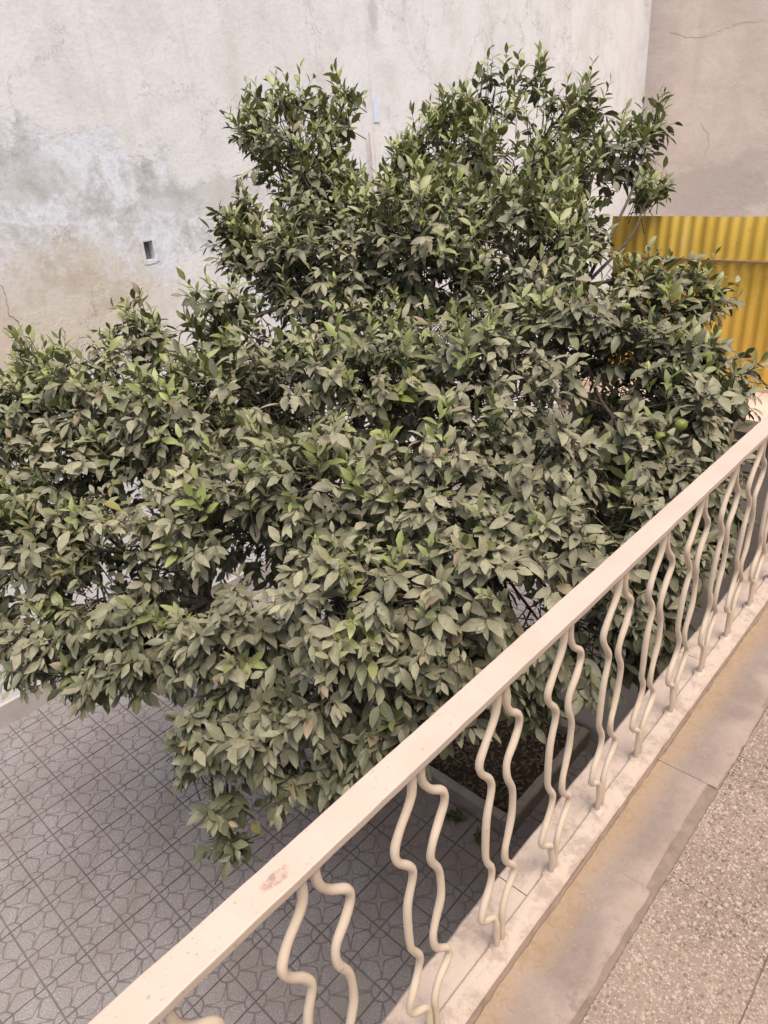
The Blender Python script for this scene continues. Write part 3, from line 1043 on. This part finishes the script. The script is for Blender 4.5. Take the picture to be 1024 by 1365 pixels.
tw_V, tw_F = [], []
for (p, out, fr, li) in twigs:
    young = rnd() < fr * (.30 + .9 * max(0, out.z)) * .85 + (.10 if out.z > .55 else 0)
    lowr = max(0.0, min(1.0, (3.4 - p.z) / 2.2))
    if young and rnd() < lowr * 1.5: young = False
    up_b = .75 if young else uni(.0, .55) - .55 * lowr
    t = (out + UP * up_b + Vector((random.gauss(0, .35), random.gauss(0, .35), random.gauss(0, .3)))).normalized()
    TL = uni(.10, .22) * (1.15 if young else 1)
    nl = random.randint(6, 10)
    b0 = p - t * TL * .6
    side = t.orthogonal().normalized()
    bend = Vector((random.gauss(0, .15), random.gauss(0, .15), .12 if young else -.22))
    ph0 = uni(0, 6.28)
    hue = rnd()
    # colour family of this shoot
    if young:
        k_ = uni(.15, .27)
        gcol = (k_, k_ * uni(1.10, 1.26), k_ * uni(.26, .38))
        dust_shade0 = uni(.05, .4)
        if rnd() < .5: dust_shade0 = uni(.3, .65)
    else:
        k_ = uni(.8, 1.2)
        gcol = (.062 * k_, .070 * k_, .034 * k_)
        dust_shade0 = (uni(.42, .95) if p.z < 4.5 else uni(.38, .85)) - .5 * max(0, min(1, (3.3 - p.z) / 1.1))  # cleaner low leaves, also darkened to put the lower crown's shade into colour
    pts = [b0 - t * TL * .5]
    for k in range(4):
        f = k / 3
        pts.append(b0 + t * TL * f + bend * TL * f * f)
    tube_geo(pts, [.0034, .0030, .0026, .0020, .0012], 4, tw_V, tw_F)
    for k in range(nl):
        f = (k + .6) / nl
        base = b0 + t * TL * f + bend * TL * f * f
        a = ph0 + k * 2.4
        sd = (Quaternion(t, a) @ side)
        open_ = uni(.75, 1.15) if k < nl - 2 else uni(.3, .7)
        ld = (t * math.cos(open_) + sd * math.sin(open_))
        if young: ld += UP * uni(-.05, .35)
        else: ld += Vector((0, 0, -uni(.25, .95) - .3 * lowr)) + out * uni(0, .3)
        ld.normalize()
        nref = (UP * uni(.5, 1.0) + out * uni(.2, .9) + t * (.25 if young else 0) + Vector((random.gauss(0, .22), random.gauss(0, .22), random.gauss(0, .22)))).normalized()
        L = (.088 if not young else .090) * uni(.55, 1.36)
        L *= 1 + .15 * lowr
        if k >= nl - 2: L *= .8
        W = L * uni(.37, .52) * (.88 if young else 1.0)
        vs_ = make_leaf(base, ld, nref, L, W, uni(.04, .26), uni(.10, .42), random.gauss(0, .3))
        if not ok(vs_[5]) or not ok(vs_[-1]): continue
        kk = uni(.82, 1.18)
        dust = min(1, max(0, dust_shade0 + random.gauss(0, .14)))
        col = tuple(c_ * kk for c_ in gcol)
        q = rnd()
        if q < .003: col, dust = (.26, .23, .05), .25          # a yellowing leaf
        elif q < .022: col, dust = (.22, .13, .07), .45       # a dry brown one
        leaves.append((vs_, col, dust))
print('leaves', len(leaves))

# the leaves that show largest are objects of their own, the rest one mass
allV = [v for lf in leaves for v in lf[0]]
tris = []
owner = []
for i in range(len(leaves)):
    for f in LF:
        g_ = [i * 11 + k for k in f]
        if len(g_) == 4:
            tris += [(g_[0], g_[1], g_[2]), (g_[0], g_[2], g_[3])]
            owner += [i, i]
        else:
            tris.append(tuple(g_))
            owner.append(i)
bvh = BVHTree.FromPolygons([tuple(v) for v in allV], tris)
score = []
for i, (vs_, col, dust) in enumerate(leaves):
    c = vs_[5]
    q = to_px(c)
    if q is None or not (5 < q[0] < 1019 and 5 < q[1] < 1360): continue
    n_ = (vs_[6] - vs_[4]).cross(vs_[8] - vs_[2])
    view = (c - EYE).normalized()
    ar = abs(n_.dot(view)) / (q[2] ** 2)
    score.append((ar, i))
score.sort(reverse=True)
single = set()
for ar, i in score:
    vis = 0
    for kx in (2, 5, 8):
        tgt = leaves[i][0][kx]
        d = tgt - EYE
        hit = bvh.ray_cast(EYE, d.normalized(), d.length + .002)
        if hit[2] is None or owner[hit[2]] == i: vis += 1
    if vis == 3:
        single.add(i)
        if len(single) >= 300: break


def leaf_mesh(name, idx, origin):
    me = bpy.data.meshes.new(name)
    V, F = [], []
    for n_, i in enumerate(idx):
        V += [tuple(v - origin) for v in leaves[i][0]]
        F += [tuple(n_ * 11 + k for k in f) for f in LF]
    me.from_pydata(V, [], F)
    me.polygons.foreach_set('use_smooth', [True] * len(me.polygons))
    ca = me.color_attributes.new('tint', 'FLOAT_COLOR', 'POINT')
    buf = np.empty((len(idx), 11, 4), dtype=np.float32)
    for n_, i in enumerate(idx):
        buf[n_, :, :3] = leaves[i][1]
        buf[n_, :, 3] = leaves[i][2]
    ca.data.foreach_set('color', buf.ravel())
    uvl = me.uv_layers.new(name='leafuv')
    loops = np.empty(len(me.loops), dtype=np.int32)
    me.loops.foreach_get('vertex_index', loops)
    uvl.data.foreach_set('uv', np.array(UVT, dtype=np.float32)[loops % 11].ravel())
    me.materials.append(M['leaf'])
    me.update()
    return me


for i in sorted(single):
    o_ = leaves[i][0][0]
    o = bpy.data.objects.new('leaf', leaf_mesh('leaf', [i], o_))
    C.objects.link(o)
    o.parent = tree
    o.location = o_ - T0
fo = bpy.data.objects.new('foliage', leaf_mesh('foliage', [i for i in range(len(leaves)) if i not in single], T0))
C.objects.link(fo)
fo.parent = tree
tag(fo, kind='stuff')
two = mesh_obj('twigs', [v - T0 for v in tw_V], tw_F, M['twig'], tree, True)
tag(two, kind='stuff')

# trunk, limbs, branches
fork = Vector((-3.2, 3.9, .95))
trunk_pts = catmull([T0 + Vector((0, 0, -.1)), T0 + Vector((.02, -.02, .3)), T0 + Vector((-.02, -.08, .6)), fork], 5)
V, F = tube_geo([p - T0 for p in trunk_pts], [.135 - .05 * min(1, i / 8) + .006 * math.sin(i * 1.7) for i in range(len(trunk_pts))], 12)
mesh_obj('trunk', V, F, M['bark'], tree, True)
heads = [px(400, 400, 4.7), px(400, 290, 4.75), px(620, 330, 4.8), px(780, 380, 4.3), px(180, 600, 4.2), px(430, 620, 3.9), px(640, 640, 3.8), px(280, 800, 3.6), px(820, 560, 3.7)]
for h in heads:
    mid = fork.lerp(h, .5) + Vector((uni(-.15, .15), uni(-.15, .15), uni(-.25, .0)))
    pts = catmull([fork, fork.lerp(mid, .55) + Vector((uni(-.08, .08), uni(-.08, .08), .05)), mid, h], 6)
    V, F = tube_geo([p - T0 for p in pts], [.052 - .034 * i / (len(pts) - 1) for i in range(len(pts))], 9)
    mesh_obj('limb', V, F, M['bark'], tree, True)
bpts = []
for (c, r, fr) in lobes:
    h = min(heads, key=lambda a: (a - c).length)
    mid = h.lerp(c, .5) + Vector((uni(-.08, .08), uni(-.08, .08), uni(-.10, .05)))
    pts = catmull([h, mid, c], 5)
    bpts.append(pts)
    V, F = tube_geo([p - T0 for p in pts], [.012 - .007 * i / (len(pts) - 1) for i in range(len(pts))], 7)
    mesh_obj('branch', V, F, M['bark'], tree, True)
V, F = [], []
for (p, out, fr, li) in twigs:
    if rnd() < .30:
        e = p - out * .06
        c = min(bpts[li], key=lambda a: (a - e).length + .25 * rnd())
        if (c - e).length > .55: continue
        mid = c.lerp(e, .5) + Vector((uni(-.05, .05), uni(-.05, .05), uni(-.04, .04)))
        tube_geo([x - T0 for x in (c, mid, e)], [.006, .0045, .003], 4, V, F)
tag(mesh_obj('fine_branches', V, F, M['bark'], tree, True), kind='stuff')
# green oranges
for (u, v, d, r) in ((908, 566, 3.12, .028), (881, 583, 3.16, .028), (794, 403, 3.66, .027), (834, 409, 3.72, .026), (823, 459, 3.7, .026)):
    bm = bmesh.new()
    bmesh.ops.create_icosphere(bm, subdivisions=3, radius=r)
    for vv in bm.verts:
        vv.co.z *= .95
        if vv.co.z > r * .8: vv.co.z -= (vv.co.z - r * .8) * .7
    c = px(u, v, d)
    if ok(c):
        bm_obj('fruit', bm, M['fruit'], tree, True, c - T0)
